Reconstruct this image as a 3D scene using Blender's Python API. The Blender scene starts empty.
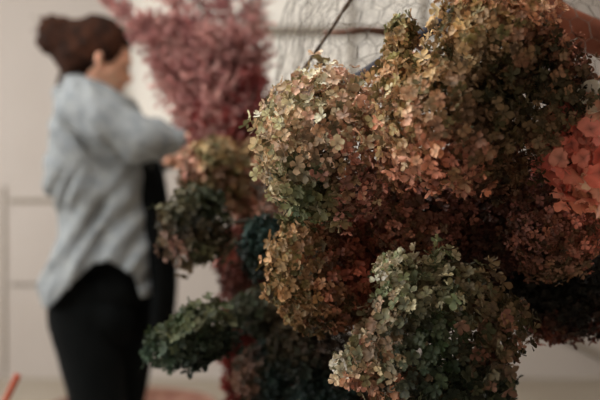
import bpy, bmesh, math, random
import numpy as np
from mathutils import Vector, Matrix, noise, Quaternion

SC = bpy.context.scene
COL = SC.collection
FPX = 50.0 / 36.0 * 600.0
CAMZ = 1.05

def P(px, py, d):
    return Vector(((px - 300) / FPX * d, d, CAMZ - (py - 200) / FPX * d))

def lin(c):
    return tuple(((v / 255) / 12.92 if v / 255 <= 0.04045 else (((v / 255) + 0.055) / 1.055) ** 2.4) for v in c)

# ------------------------------------------------------------------ helpers
def mesh_np(name, V, F, smooth=True, mat=None, tint=None):
    me = bpy.data.meshes.new(name)
    if isinstance(V, np.ndarray) and isinstance(F, np.ndarray):
        nv, nf, k = len(V), len(F), F.shape[1]
        me.vertices.add(nv); me.vertices.foreach_set('co', V.astype(np.float32).ravel())
        me.loops.add(nf * k); me.loops.foreach_set('vertex_index', F.astype(np.int32).ravel())
        me.polygons.add(nf)
        me.polygons.foreach_set('loop_start', np.arange(0, nf * k, k, dtype=np.int32))
        me.update(calc_edges=True)
    else:
        me.from_pydata([tuple(v) for v in V], [], [tuple(f) for f in F]); me.update()
    if smooth:
        me.polygons.foreach_set('use_smooth', np.ones(len(me.polygons), dtype=bool))
    if tint is not None:
        a = me.attributes.new('tint', 'FLOAT_COLOR', 'POINT')
        c = np.ones((len(V), 4), dtype=np.float32); c[:, :3] = tint
        a.data.foreach_set('color', c.ravel())
    if mat: me.materials.append(mat)
    return me

def link(name, me, parent=None, kind=None, label=None):
    o = bpy.data.objects.new(name, me); COL.objects.link(o)
    if parent is not None: o.parent = parent
    if kind: o['kind'] = kind
    if label: o['label'] = label
    return o

def tag(o, label, cat, group=None, kind=None):
    o['label'] = label; o['category'] = cat
    if group: o['group'] = group
    if kind: o['kind'] = kind
    return o

def thing(name, loc, label, cat, group=None):
    o = bpy.data.objects.new(name, None); COL.objects.link(o)
    o.empty_display_size = 0.03
    o.location = loc
    return tag(o, label, cat, group)

def tube_arrays(pts, radii, sides=6):
    """tube along pts, capped"""
    pts = [Vector(p) for p in pts]
    V, F = [], []
    n = len(pts)
    up = Vector((0.13, 0.21, 0.97)).normalized()
    for i, p in enumerate(pts):
        t = (pts[min(i + 1, n - 1)] - pts[max(i - 1, 0)])
        t = t.normalized() if t.length > 1e-9 else Vector((0, 0, 1))
        if abs(t.dot(up)) > 0.95: a = t.cross(Vector((1, 0, 0))).normalized()
        else: a = t.cross(up).normalized()
        b = t.cross(a)
        r = radii[i] if hasattr(radii, '__len__') else radii
        for k in range(sides):
            an = 2 * math.pi * k / sides
            V.append(p + (a * math.cos(an) + b * math.sin(an)) * r)
    for i in range(n - 1):
        for k in range(sides):
            k2 = (k + 1) % sides
            F.append((i * sides + k, i * sides + k2, (i + 1) * sides + k2, (i + 1) * sides + k))
    F.append(tuple(range(sides))[::-1])
    F.append(tuple((n - 1) * sides + k for k in range(sides)))
    return V, F

def merge(parts):
    V, F = [], []
    for v, f in parts:
        o = len(V); V += list(v); F += [tuple(i + o for i in q) for q in f]
    return V, F

# ------------------------------------------------------------------ materials
def mat(name):
    m = bpy.data.materials.new(name); m.use_nodes = True
    nt = m.node_tree
    for n in list(nt.nodes): nt.nodes.remove(n)
    out = nt.nodes.new('ShaderNodeOutputMaterial')
    return m, nt, out

def pbr(name, col, rough=0.7, col2=None, scale=30, detail=4, bump=0.0, bscale=80, metallic=0.0, sss=0.0, transl=0.0, coord='Object'):
    m, nt, out = mat(name)
    N = nt.nodes.new; L = nt.links.new
    b = N('ShaderNodeBsdfPrincipled')
    b.inputs['Roughness'].default_value = rough
    b.inputs['Metallic'].default_value = metallic
    b.inputs['Specular IOR Level'].default_value = .12 if name in ('brown_hair', 'black_cloth', 'blue_grey_denim') else .4
    b.inputs['Base Color'].default_value = (*lin(col), 1)
    tc = N('ShaderNodeTexCoord')
    if col2:
        nz = N('ShaderNodeTexNoise'); nz.inputs['Scale'].default_value = scale; nz.inputs['Detail'].default_value = detail
        L(tc.outputs[coord], nz.inputs['Vector'])
        r = N('ShaderNodeValToRGB'); r.color_ramp.elements[0].position = .35; r.color_ramp.elements[1].position = .65
        r.color_ramp.elements[0].color = (*lin(col), 1); r.color_ramp.elements[1].color = (*lin(col2), 1)
        L(nz.outputs['Fac'], r.inputs['Fac']); L(r.outputs['Color'], b.inputs['Base Color'])
    if bump:
        nb = N('ShaderNodeTexNoise'); nb.inputs['Scale'].default_value = bscale; nb.inputs['Detail'].default_value = 3
        L(tc.outputs[coord], nb.inputs['Vector'])
        bp = N('ShaderNodeBump'); bp.inputs['Strength'].default_value = bump; bp.inputs['Distance'].default_value = 0.005
        L(nb.outputs['Fac'], bp.inputs['Height']); L(bp.outputs['Normal'], b.inputs['Normal'])
    if sss:
        b.inputs['Subsurface Weight'].default_value = sss
        b.inputs['Subsurface Radius'].default_value = (1, .35, .2); b.inputs['Subsurface Scale'].default_value = 0.01
    L(b.outputs[0], out.inputs[0])
    return m

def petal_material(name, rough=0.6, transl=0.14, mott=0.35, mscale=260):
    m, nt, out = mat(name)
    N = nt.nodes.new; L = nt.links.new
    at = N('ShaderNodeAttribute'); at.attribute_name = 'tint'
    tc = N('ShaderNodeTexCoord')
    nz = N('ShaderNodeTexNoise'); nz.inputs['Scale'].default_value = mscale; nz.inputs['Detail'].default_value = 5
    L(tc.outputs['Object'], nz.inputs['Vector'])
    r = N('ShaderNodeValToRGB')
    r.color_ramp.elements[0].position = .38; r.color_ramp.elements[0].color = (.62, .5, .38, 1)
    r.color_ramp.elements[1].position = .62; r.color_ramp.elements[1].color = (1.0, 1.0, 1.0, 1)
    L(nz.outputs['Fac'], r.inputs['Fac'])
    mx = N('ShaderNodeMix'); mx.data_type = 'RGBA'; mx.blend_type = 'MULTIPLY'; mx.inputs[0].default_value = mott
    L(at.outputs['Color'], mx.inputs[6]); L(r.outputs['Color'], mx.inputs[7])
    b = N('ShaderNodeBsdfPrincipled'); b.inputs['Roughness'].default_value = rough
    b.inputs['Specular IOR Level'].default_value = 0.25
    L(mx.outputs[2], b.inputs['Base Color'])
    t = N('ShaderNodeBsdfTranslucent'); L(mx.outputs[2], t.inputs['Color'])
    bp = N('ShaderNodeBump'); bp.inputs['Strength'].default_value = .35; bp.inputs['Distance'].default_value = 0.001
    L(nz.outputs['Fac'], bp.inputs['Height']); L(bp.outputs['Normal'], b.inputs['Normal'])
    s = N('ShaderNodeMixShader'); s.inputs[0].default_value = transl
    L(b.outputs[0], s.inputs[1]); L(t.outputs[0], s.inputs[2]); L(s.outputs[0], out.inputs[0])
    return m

M_PETAL = petal_material('dried_petal')
M_CORAL = petal_material('coral_petal', rough=.6, transl=.16, mott=.2, mscale=120)
M_PLUME = petal_material('plume_fluff', rough=.8, transl=.3, mott=.2)
M_STEM = pbr('dry_stem', (70, 60, 38), .7, (40, 34, 24), 90, bump=.3)
M_LEAF = petal_material('leaf', rough=.5, transl=.2, mott=.5)
M_WIRE = pbr('galvanised_wire', (118, 110, 100), .5, (84, 76, 68), 40, metallic=.35)
M_BRANCH = pbr('brown_branch', (150, 84, 58), .75, (104, 56, 40), 14, bump=.4, bscale=40)
M_TWIG = pbr('dark_twig', (112, 92, 76), .8, (62, 50, 42), 150, bump=.6, bscale=200)
M_NAVY = pbr('navy_paint', (44, 44, 58), .6, (32, 33, 46), 30)

# ------------------------------------------------------------------ florets
def petal_grid(rng, L, W, nu=4, nv=4, point=0.0):
    """one petal along +x, cupped; returns (verts, faces, t, s)"""
    V = []; T = []
    curl = rng.uniform(-.5, .6); cup = rng.uniform(.05, .7); wave = rng.uniform(0, .10); ph = rng.uniform(0, 6.28)
    tw = rng.uniform(-.3, .3)
    lift = rng.uniform(-.05, .5)
    for i in range(nu + 1):
        t = i / nu
        # broad ovate outline with a narrow claw
        w = W * (math.sin(math.pi * min(1, (t * .86 + .02)) ** 1.35) ** .8) * (1 if t < .99 else .62)
        if i == 0: w = W * .10
        for j in range(nv + 1):
            s = (j / nv) * 2 - 1
            x = L * (t - (0.10 * s * s * (t > .95)) + point * (1 - s * s) * (t > .95) * .08)
            y = w * s
            z = L * (lift * t + curl * t * t * .6 + cup * s * s * t * .5 + wave * math.sin(ph + 5 * t + 3 * s) * abs(s) * t)
            z += tw * y * t
            V.append((x, y, z)); T.append((t, s))
    F = []
    for i in range(nu):
        for j in range(nv):
            a = i * (nv + 1) + j
            F.append((a, a + 1, a + nv + 2, a + nv + 1))
    return np.array(V), np.array(F), np.array(T)

def floret_template(rng, L=1.0, lod=0, npet=4, wide=.41):
    nu, nv = ((4, 4), (3, 2), (2, 2))[lod]
    Vs, Fs, Ts = [], [], []
    off = 0
    a0 = rng.uniform(0, 6.28)
    for k in range(npet):
        s = rng.uniform(.82, 1.12)
        v, f, t = petal_grid(rng, L * s, L * wide * s * rng.uniform(.9, 1.1), nu, nv)
        an = a0 + 2 * math.pi * k / npet + rng.uniform(-.18, .18)
        # pairs of petals sit one above the other
        v[:, 2] += .03 * L * (k % 2)
        c, sn = math.cos(an), math.sin(an)
        R = np.array(((c, -sn, 0), (sn, c, 0), (0, 0, 1)))
        Vs.append(v @ R.T); Fs.append(f + off); Ts.append(t); off += len(v)
    # the eye of the floret: small pyramid bead
    e = .09 * L
    eye = np.array(((e, 0, .02 * L), (0, e, .02 * L), (-e, 0, .02 * L), (0, -e, .02 * L), (0, 0, .12 * L), (0, 0, -.05 * L)))
    ef = np.array(((0, 1, 4, 4), (1, 2, 4, 4), (2, 3, 4, 4), (3, 0, 4, 4)))
    Vs.append(eye)
    # quads only: use two quads covering the bead
    Fs.append(np.array(((0, 1, 2, 4), (2, 3, 0, 4))) + off)
    Ts.append(np.full((6, 2), -1.0))
    return np.concatenate(Vs), np.concatenate(Fs), np.concatenate(Ts)

TEMPL = {}
def templates(lod, npet=4, wide=.41):
    key = (lod, npet, wide)
    if key not in TEMPL:
        r = random.Random(77 + lod + npet)
        TEMPL[key] = [floret_template(r, 1.0, lod, npet, wide) for _ in range(14)]
    return TEMPL[key]

def basis(n, rng):
    n = n.normalized()
    a = n.cross(Vector((rng.uniform(-1, 1), rng.uniform(-1, 1), rng.uniform(-1, 1)))).normalized()
    b = n.cross(a)
    return np.array((tuple(a), tuple(b), tuple(n)))   # rows

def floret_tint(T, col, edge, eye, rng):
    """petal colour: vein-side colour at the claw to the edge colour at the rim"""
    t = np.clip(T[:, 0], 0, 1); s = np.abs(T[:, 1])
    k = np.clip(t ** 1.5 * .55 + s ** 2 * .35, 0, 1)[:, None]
    c = (np.array(col)[None] * (1 - k) + np.array(edge)[None] * k) * (.50 + .50 * np.clip(t * 2.2, 0, 1))[:, None]  # petal bases also darkened: shade between florets painted into the tint
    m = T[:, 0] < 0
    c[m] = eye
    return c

def bloom(px, py, d, rx, ry, label, palette, seed, size=12.0, lod=0, parts=0, to=None, rdep=None, lump=.14, dens=1.0, shrink=.64, name='hydrangea_bloom',
          cat='flower', group='dried hydrangea heads in the arrangement', pm=None, npet=4, wide=.41, tilt=0.0, stem_len=None, jitter=.72, leaves=0, leafcol=(60, 66, 40), open_=.82, satur=.70, gain=1.25, vary=.33, dark_share=.27):
    """rx, ry as seen in the picture at distance d; size = petal length in mm; palette = [(u, v, rgb, weight)]"""
    rng = random.Random(seed)
    pm = pm or M_PETAL
    c = P(px, py, d)
    RX = rx / FPX * d; RZ = ry / FPX * d; RY = rdep if rdep else (RX + RZ) / 2
    L = size * shrink / 1000.0
    root = thing(name, c, label, cat, group)
    # the stem runs to the wire frame
    tgt = Vector(to) if to is not None else Vector((WC(c.z)[0], WC(c.z)[1], c.z - .05))
    sd = (tgt - c).normalized()
    sl = (tgt - c).length
    RX2, RY2, RZ2 = RX - L * .45, RY - L * .45, RZ - L * .45
    ct, st = math.cos(tilt), math.sin(tilt)
    area = 4 * math.pi * ((RX2 * RZ2) ** 1.6 / 3 + (RX2 * RY2) ** 1.6 / 3 + (RZ2 * RY2) ** 1.6 / 3) ** (1 / 1.6)
    sp = L * 1.36
    n = int(area / (sp * sp) * dens)
    fl = []
    off = Vector((seed * 3.1, seed * 1.7, seed * .9))
    g = math.pi * (3 - math.sqrt(5))
    for layer, (rr, frac) in enumerate(((1.0, 1.0), (.83, .8), (.64, .55))):
        m = int(n * frac)
        for i in range(m):
            z = 1 - 2 * (i + .5) / m; r = math.sqrt(max(0, 1 - z * z)); a = i * g + layer
            dr = Vector((r * math.cos(a), r * math.sin(a), z)) + Vector((rng.gauss(0, .05), rng.gauss(0, .05), rng.gauss(0, .05)))
            dr.normalize()
            if dr.dot(sd) > open_: continue
            k = 1 + lump * noise.noise(dr * 2.1 + off) * 1.6 + lump * .7 * noise.noise(dr * 5 + off) + rng.uniform(-.13, .05)
            p = Vector((dr.x * RX2, dr.y * RY2, dr.z * RZ2)) * (k * rr)
            nr = Vector((dr.x / RX2, dr.y / RY2, dr.z / RZ2)).normalized()
            if tilt:
                p = Vector((p.x * ct - p.z * st, p.y, p.x * st + p.z * ct)); nr = Vector((nr.x * ct - nr.z * st, nr.y, nr.x * st + nr.z * ct))
            nr = (nr + Vector((rng.gauss(0, 1), rng.gauss(0, 1), rng.gauss(0, 1))) * jitter * .55).normalized()
            # colour by where on the head the floret grows
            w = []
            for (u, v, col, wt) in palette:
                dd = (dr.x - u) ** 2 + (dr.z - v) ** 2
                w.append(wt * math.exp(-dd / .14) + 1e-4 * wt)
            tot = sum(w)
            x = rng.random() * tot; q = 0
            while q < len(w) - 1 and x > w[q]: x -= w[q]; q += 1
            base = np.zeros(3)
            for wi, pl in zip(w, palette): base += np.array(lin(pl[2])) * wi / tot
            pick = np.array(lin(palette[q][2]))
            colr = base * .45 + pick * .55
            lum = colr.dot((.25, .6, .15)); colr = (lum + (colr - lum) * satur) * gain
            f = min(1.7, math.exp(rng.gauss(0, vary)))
            if rng.random() < dark_share: colr = colr * np.array((.42, .52, .42))      # random florets darkened and greened, shade of the gaps put into their colour
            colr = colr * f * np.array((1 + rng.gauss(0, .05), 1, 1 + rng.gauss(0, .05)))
            edge = colr * np.array((1.12, .98, .90)) * rng.uniform(.85, 1.2)
            eye = colr * .35
            tv, tf, tt = rng.choice(templates(lod, npet, wide))
            S = L * rng.uniform(.74, 1.25) * (1 if layer == 0 else .95)
            fl.append((layer, p, nr, S, tv, tf, tt, np.clip(colr, 0, .95), np.clip(edge, 0, .95), eye, dr))
    # which florets become parts of their own: the ones that face the camera most in the outer layer
    view = (Vector((0, 0, CAMZ)) - c).normalized()
    cand = sorted((i for i, f in enumerate(fl) if f[0] == 0), key=lambda i: -fl[i][1].normalized().dot(view) - .15 * fl[i][1].length / RX)
    own = set(cand[:parts])
    VV, FF, CC = [], [], []; o = 0
    for i, (ly, p, nr, S, tv, tf, tt, colr, edge, eye, dr) in enumerate(fl):
        B = basis(nr, rng)
        v = (tv * S) @ B
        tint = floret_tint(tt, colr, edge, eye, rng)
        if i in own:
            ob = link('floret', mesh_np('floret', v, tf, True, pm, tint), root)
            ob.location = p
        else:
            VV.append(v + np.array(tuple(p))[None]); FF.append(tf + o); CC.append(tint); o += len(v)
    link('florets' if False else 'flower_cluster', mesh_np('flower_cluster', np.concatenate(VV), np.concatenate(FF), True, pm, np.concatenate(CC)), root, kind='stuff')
    # stem and the fine stalks that carry the florets
    end = sd * sl
    mid = end * .5 + Vector((rng.uniform(-.01, .01), rng.uniform(-.01, .01), -.008))
    r0 = .0022 if size < 16 else .003
    v, f = tube_arrays([Vector((0, 0, 0)), mid * .5, mid, end], [r0, r0 * 1.1, r0 * 1.2, r0 * 1.3], 7)
    st_o = link('stem', mesh_np('stem', v, f, True, M_STEM), root)
    tubes = []
    for i in range(46 if lod == 0 else 20):
        q = fl[rng.randrange(len(fl))][1]
        b0 = end * .12 * rng.random()
        tubes.append(tube_arrays([b0, (b0 + q) * .5 + Vector((0, 0, .003)), q], [.0011, .0008, .0006], 4))
    v, f = merge(tubes)
    link('flower_stalk', mesh_np('flower_stalk', v, f, True, M_STEM), root, kind='stuff')
    for k in range(leaves):
        an = k * 2.4 + seed
        leaf(root, end * (.45 + .12 * k), sd, an, .075, leafcol, rng)
    return root

def leaf(root, at, axis, an, L, col, rng, name='leaf'):
    axis = axis.normalized()
    a = axis.cross(Vector((.2, .3, 1))).normalized(); b = axis.cross(a)
    out = (a * math.cos(an) + b * math.sin(an)) * .9 - axis * .35
    out.normalize()
    side = out.cross(axis).normalized(); nrm = side.cross(out)
    V, F, T = [], [], []
    nu, nv = 10, 4
    for i in range(nu + 1):
        t = i / nu
        w = L * .32 * math.sin(math.pi * t ** .8) ** .8 * (1 + .06 * math.sin(t * 40)) if 0 < t < 1 else .001
        for j in range(nv + 1):
            s = j / nv * 2 - 1
            p = at + out * (L * t) + side * (w * s) + nrm * (L * (-.25 * t * t + .12 * abs(s) + .03 * math.sin(t * 9 + s * 3)))
            V.append(tuple(p)); T.append((t, s))
    for i in range(nu):
        for j in range(nv):
            q = i * (nv + 1) + j; F.append((q, q + 1, q + nv + 2, q + nv + 1))
    c = np.array(lin(col))
    tint = np.array([c * (1.25 if abs(s) < .1 else rng.uniform(.8, 1.1)) for t, s in T])
    return link(name, mesh_np(name, np.array(V), np.array(F), True, M_LEAF, np.clip(tint, 0, 1)), root)

# ------------------------------------------------------------------ wire frame shape
def sstep(a, b, x):
    t = max(0, min(1, (x - a) / (b - a))); return t * t * (3 - 2 * t)

ZT = 1.60
def prof(z):
    """centre and half widths of the chicken wire form at height z"""
    zc, hz = 1.15, .45
    k = math.sqrt(max(0.004, 1 - ((z - zc) / hz) ** 2)) if z > zc else 1.0
    up = (.262, 1.41, .31 * k, .29 * k)
    lo = (.13, 1.44, .115, .11)
    t = sstep(.80, 1.08, z)
    return tuple(lo[i] * (1 - t) + up[i] * t for i in range(4))
def WC(z):
    return prof(max(.3, min(1.4, z)))[:2]

# ================================================================== the chicken wire form
def chicken_wire():
    rng = random.Random(5)
    root = thing('wire_frame', (WC(.2)[0], WC(.2)[1], 0.0), 'tall bulging form of crumpled chicken wire that carries the flowers', 'wire frame')
    O = Vector(root.location)
    ncol = 58; zs0, zs1 = 0.0, ZT - .012
    # arc-length rows
    samples = [zs0 + (zs1 - zs0) * i / 600 for i in range(601)]
    arc = [0]
    for a, b in zip(samples, samples[1:]):
        pa, pb = prof(a), prof(b)
        arc.append(arc[-1] + math.hypot(b - a, (pb[2] - pa[2])))
    tot = arc[-1]
    def z_at(s):
        lo, hi = 0, 600
        while hi - lo > 1:
            m = (lo + hi) // 2
            if arc[m] <= s: lo = m
            else: hi = m
        t = (s - arc[lo]) / max(1e-9, arc[hi] - arc[lo])
        return samples[lo] + (samples[hi] - samples[lo]) * min(1, max(0, t))
    hexh = .036
    rows = int(tot / (hexh * .75)) 
    def pt(u, s, lay=1.0):
        """u in column units, s arc length"""
        z = z_at(max(0, min(tot, s)))
        cx, cy, rx, ry = prof(z)
        th = 2 * math.pi * u / ncol
        dr = Vector((math.cos(th), math.sin(th), 0))
        q = Vector((math.cos(th) * 1.5, math.sin(th) * 1.5, z * 4))
        k = 1 + .10 * noise.noise(q + Vector((4, 1, 2))) + .03 * noise.noise(q * 3.3)
        p = Vector((cx + dr.x * rx * k * lay, cy + dr.y * ry * k * lay, z))
        jig = .0035
        p += Vector((noise.noise(p * 37), noise.noise(p * 37 + Vector((9, 0, 0))), noise.noise(p * 37 + Vector((0, 9, 0))))) * jig * 2
        return p
    segs = []
    for r in range(rows):
        s0 = r * hexh * .75
        for c in range(ncol):
            u = c + (.5 if r % 2 else 0)
            for lay, du in ((1.0, 0), (.90, .37)):
                if lay < 1 and math.cos(2 * math.pi * u / ncol) > (-.45 if lay == .97 else -.15): continue   # a third overlapping turn on the far left side
                A = pt(u + du, s0, lay); B = pt(u + du, s0 + hexh * .5, lay)     # the twisted upright
                segs.append((A, B, 2))
                if r < rows - 1:
                    C1 = pt(u + du + .5, s0 + hexh * .75, lay); C0 = pt(u + du - .5, s0 + hexh * .75, lay)
                    segs.append((B, C1, 1)); segs.append((B, C0, 1))
    V, F = [], []
    R = .0004
    for A, B, kind in segs:
        t = (B - A)
        if t.length < 1e-5: continue
        t.normalize()
        a = t.cross(Vector((.3, .5, .8))).normalized(); b = t.cross(a)
        r = R * (1.55 if kind == 2 else 1)
        o = len(V)
        for p in (A, B):
            for k in range(3):
                an = 2.094 * k
                V.append(tuple(p - O + (a * math.cos(an) + b * math.sin(an)) * r))
        for k in range(3):
            k2 = (k + 1) % 3
            F.append((o + k, o + k2, o + 3 + k2, o + 3 + k))
    link('wire_netting', mesh_np('wire_netting', np.array(V), np.array(F), True, M_WIRE), root, kind='stuff')
    # post inside, standing on the floor
    v, f = tube_arrays([Vector((0, 0, 0)), Vector((.01, 0, .4)), Vector((-.01, .01, .8)), Vector((.03, .0, 1.0))], [.03, .026, .024, .02], 12)
    link('post', mesh_np('post', v, f, True, M_BRANCH), root)
    # stray ends of wire curling off the front
    tb = []
    for k in range(26):
        u = ncol * rng.uniform(.60, .93); s = tot * rng.uniform(.62, .96)
        p = pt(u, s); q = [p - O]
        d = Vector((rng.uniform(-1, 1), rng.uniform(-.9, -.1), rng.uniform(-.6, .6))).normalized()
        ax = Vector((rng.uniform(-1, 1), rng.uniform(-1, 1), rng.uniform(-1, 1))).normalized()
        for i in range(14):
            p = p + d * .008
            d = Quaternion(ax, rng.uniform(.1, .3)) @ d
            q.append(p - O)
        tb.append(tube_arrays(q, .0005, 4))
    v, f = merge(tb)
    link('wire_end', mesh_np('wire_end', v, f, True, M_WIRE), root, kind='stuff')
    return root
chicken_wire()

# ================================================================== the flowers
CREAM = (205, 182, 148); BEIGE = (206, 165, 135); PINKB = (205, 140, 116); SALM = (205, 115, 85)
OLIVE = (120, 116, 74); GREEN = (74, 90, 54); DKGREEN = (40, 54, 38); TEAL = (34, 62, 56)
TAN = (184, 146, 98); OCHRE = (176, 124, 56); RUST = (164, 72, 42); BROWN = (118, 66, 46); MAUVE = (158, 108, 92); MAROON = (84, 40, 34)

bloom(326, 147, 1.00, 74, 84, 'large sharp beige pink dried hydrangea head, cream on one side and green underneath', [
    (-.1, .8, (214, 176, 146), 1.2), (-.7, .4, (202, 174, 140), 1), (.5, .6, (212, 170, 138), 1), (-.8, -.2, (194, 170, 134), .9), (-.2, .1, (204, 172, 140), .6), (-.2, -.1, (92, 84, 56), .5),
    (.3, -.1, (208, 156, 134), 1), (.45, -.3, (212, 158, 140), .8), (.1, .3, (206, 172, 146), .7), (-.3, -.5, GREEN, .9), (.0, -.75, (104, 104, 66), .9), (.5, -.6, (204, 128, 118), 1.2), (.8, 0, (176, 124, 102), .9), (.3, -.3, (84, 60, 44), .5)],
    11, 12.0, 0, 100, leaves=2, shrink=.71, dens=.9, vary=.38, satur=.76, gain=1.45)
bloom(446, 118, .90, 74, 74, 'big tan and salmon dried hydrangea head, nearest of all and slightly blurred', [
    (-.95, .1, (232, 182, 140), 1.4), (-.75, -.3, (222, 162, 122), 1.2), (-.5, .6, (190, 158, 104), 1), (-.35, .1, (176, 140, 92), .9), (.1, .4, (142, 112, 74), .9), (-.3, -.8, (206, 130, 100), 1.1), (.2, -.75, (176, 108, 80), 1), (.1, -.3, (130, 92, 62), .8),
    (.7, .2, (88, 82, 50), .9), (.35, 0, (104, 76, 46), .8), (.7, -.5, (120, 96, 60), .8)],
    12, 11.5, 0, 100, leaves=1, shrink=.71, dens=.9, lump=.26, gain=1.35)
bloom(494, 36, .90, 60, 58, 'tan and olive dried hydrangea head at the very top of the heap', [
    (-.6, .1, (176, 146, 92), 1), (-.1, .5, (206, 152, 108), 1), (.5, .5, (196, 136, 92), .9), (0, -.3, (116, 92, 56), .9), (.4, -.2, (150, 98, 66), .8), (-.3, -.7, (120, 100, 60), .7), (.5, -.7, (92, 70, 44), .7)],
    13, 11.0, 0, 100, lump=.28, gain=1.4)
bloom(540, 92, .94, 52, 74, 'dark green dried hydrangea head with a few tan florets, touching the coral flower', [
    (-.3, .4, (60, 64, 42), 1.2), (.4, .6, (128, 78, 56), .9), (-.5, -.3, (92, 78, 50), .8), (.4, -.2, (66, 62, 40), 1.2), (.1, .0, (160, 122, 84), .3), (.1, -.7, (112, 94, 60), .8), (-.4, -.8, (128, 82, 56), .6)],
    14, 11.0, 0, 100, lump=.28, dens=.9, gain=1.6)
bloom(492, 172, .98, 36, 30, 'small tan brown hydrangea head under the big tan one, left of the coral flower', [
    (-.3, .2, (120, 84, 56), 1), (.4, 0, (132, 96, 60), 1), (0, -.6, (96, 60, 42), .8)], 44, 11, 0, 30, lump=.22)
bloom(328, 268, 1.07, 62, 64, 'ochre yellow dried hydrangea head turning rust orange on one side', [
    (-.8, .3, (186, 146, 78), 1.2), (-.7, -.4, (170, 128, 60), 1.1), (-.2, .2, (160, 114, 60), .8), (.3, .3, (176, 84, 50), 1), (.6, -.1, (180, 76, 42), 1.2), (.2, -.5, (160, 84, 42), .8), (0, -.9, (110, 82, 38), .8), (-.2, -.6, (140, 100, 46), .6), (0, 0, (80, 44, 24), .4)],
    15, 11.5, 0, 100, leaves=1, gain=1.05, satur=.66)
bloom(438, 340, .97, 82, 86, 'large green dried hydrangea head with cream florets on top, lowest in front', [
    (-.6, .8, (214, 210, 178), 1.2), (-.1, .75, (192, 188, 152), .7), (-1, -.2, (206, 190, 158), 1.1), (-.8, .2, (170, 140, 112), .7), (-.45, .05, (50, 64, 42), 2.4), (0, .2, (62, 82, 56), 2.2), (0, -.3, (40, 62, 46), 2), (.45, .5, (120, 104, 76), 1), (.9, .3, (104, 96, 66), 1),
    (.5, .05, (166, 116, 98), 1.1), (.6, -.5, (52, 66, 44), 1.1), (.2, -.8, (120, 96, 66), .4), (-.4, -.6, (40, 58, 44), 1), (-.8, -.6, (190, 130, 100), .7)],
    16, 11.5, 0, 100, leaves=2, shrink=.72, dens=.92, lump=.30, gain=1.0, satur=.85)
bloom(398, 270, .96, 22, 20, 'small cream green cluster at the upper left of the large green head', [
    (-.3, .3, (208, 202, 168), 1), (.4, -.2, (170, 160, 124), 1)], 45, 11.5, 0, 16, to=P(425, 310, .99), lump=.3, name='hydrangea_sprig', group=None)
bloom(356, 368, .96, 24, 22, 'small cream pink cluster at the lower left of the large green head', [
    (-.4, .3, (206, 200, 170), 1), (.4, .0, (176, 150, 118), 1), (0, -.7, (196, 140, 112), 1)], 46, 11.5, 0, 16, to=P(410, 355, .99), lump=.3, name='hydrangea_sprig', group=None)
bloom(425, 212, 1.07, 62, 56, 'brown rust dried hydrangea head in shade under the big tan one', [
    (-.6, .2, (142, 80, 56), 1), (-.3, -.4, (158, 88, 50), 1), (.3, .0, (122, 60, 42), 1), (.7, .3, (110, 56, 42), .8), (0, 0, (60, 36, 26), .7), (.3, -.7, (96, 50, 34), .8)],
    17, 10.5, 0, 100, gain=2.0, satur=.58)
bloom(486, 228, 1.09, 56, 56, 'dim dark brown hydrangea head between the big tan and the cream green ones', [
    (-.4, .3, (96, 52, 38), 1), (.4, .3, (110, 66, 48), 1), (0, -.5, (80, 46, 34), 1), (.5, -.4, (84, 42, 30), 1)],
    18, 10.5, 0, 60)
bloom(553, 222, 1.02, 50, 60, 'brick red dried hydrangea head with small florets, directly under the coral flower', [
    (.3, .3, (178, 96, 76), 1.2), (-.5, .4, (128, 72, 54), 1), (.6, -.2, (176, 92, 64), 1), (0, -.3, (146, 84, 58), 1), (-.4, -.5, (120, 66, 44), .9), (0, -.85, (120, 88, 58), 1)],
    19, 9.5, 0, 100, gain=1.6, satur=.62)
bloom(604, 150, .93, 62, 63, 'bright coral flower head with broad petals, beside the dark green hydrangea head', [
    (0, .8, (240, 170, 150), 1), (-.5, .2, (226, 112, 98), 1), (.3, 0, (236, 134, 114), 1), (-.2, -.5, (236, 134, 110), 1), (-.8, -.3, (214, 100, 86), 1)],
    20, 19, 0, 70, pm=M_CORAL, satur=.82, gain=1.95, vary=.16, dark_share=.0, shrink=.7, wide=.6, group=None, jitter=.95, dens=1.7)
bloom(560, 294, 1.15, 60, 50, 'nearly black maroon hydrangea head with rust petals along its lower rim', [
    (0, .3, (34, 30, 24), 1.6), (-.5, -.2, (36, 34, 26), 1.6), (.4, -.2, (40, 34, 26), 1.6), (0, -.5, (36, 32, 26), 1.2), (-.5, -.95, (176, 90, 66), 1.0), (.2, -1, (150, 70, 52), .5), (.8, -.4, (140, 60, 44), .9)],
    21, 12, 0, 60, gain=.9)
bloom(604, 272, 1.2, 40, 40, 'dark maroon hydrangea head at the outer edge below the brick red one', [
    (-.5, 0, (56, 34, 26), 1), (.2, 0, (60, 50, 32), 1), (0, -.7, (150, 64, 46), 1)], 22, 12, 1, 0)
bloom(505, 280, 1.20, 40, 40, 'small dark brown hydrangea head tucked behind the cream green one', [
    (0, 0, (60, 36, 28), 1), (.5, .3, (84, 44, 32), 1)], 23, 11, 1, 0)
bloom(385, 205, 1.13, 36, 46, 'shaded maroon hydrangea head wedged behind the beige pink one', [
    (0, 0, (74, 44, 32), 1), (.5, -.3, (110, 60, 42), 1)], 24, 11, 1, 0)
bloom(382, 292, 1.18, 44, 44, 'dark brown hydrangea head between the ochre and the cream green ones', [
    (0, 0, (52, 32, 24), 1), (-.4, .3, (100, 50, 34), 1), (.3, -.5, (38, 30, 22), 1)], 25, 11, 1, 0)
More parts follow.
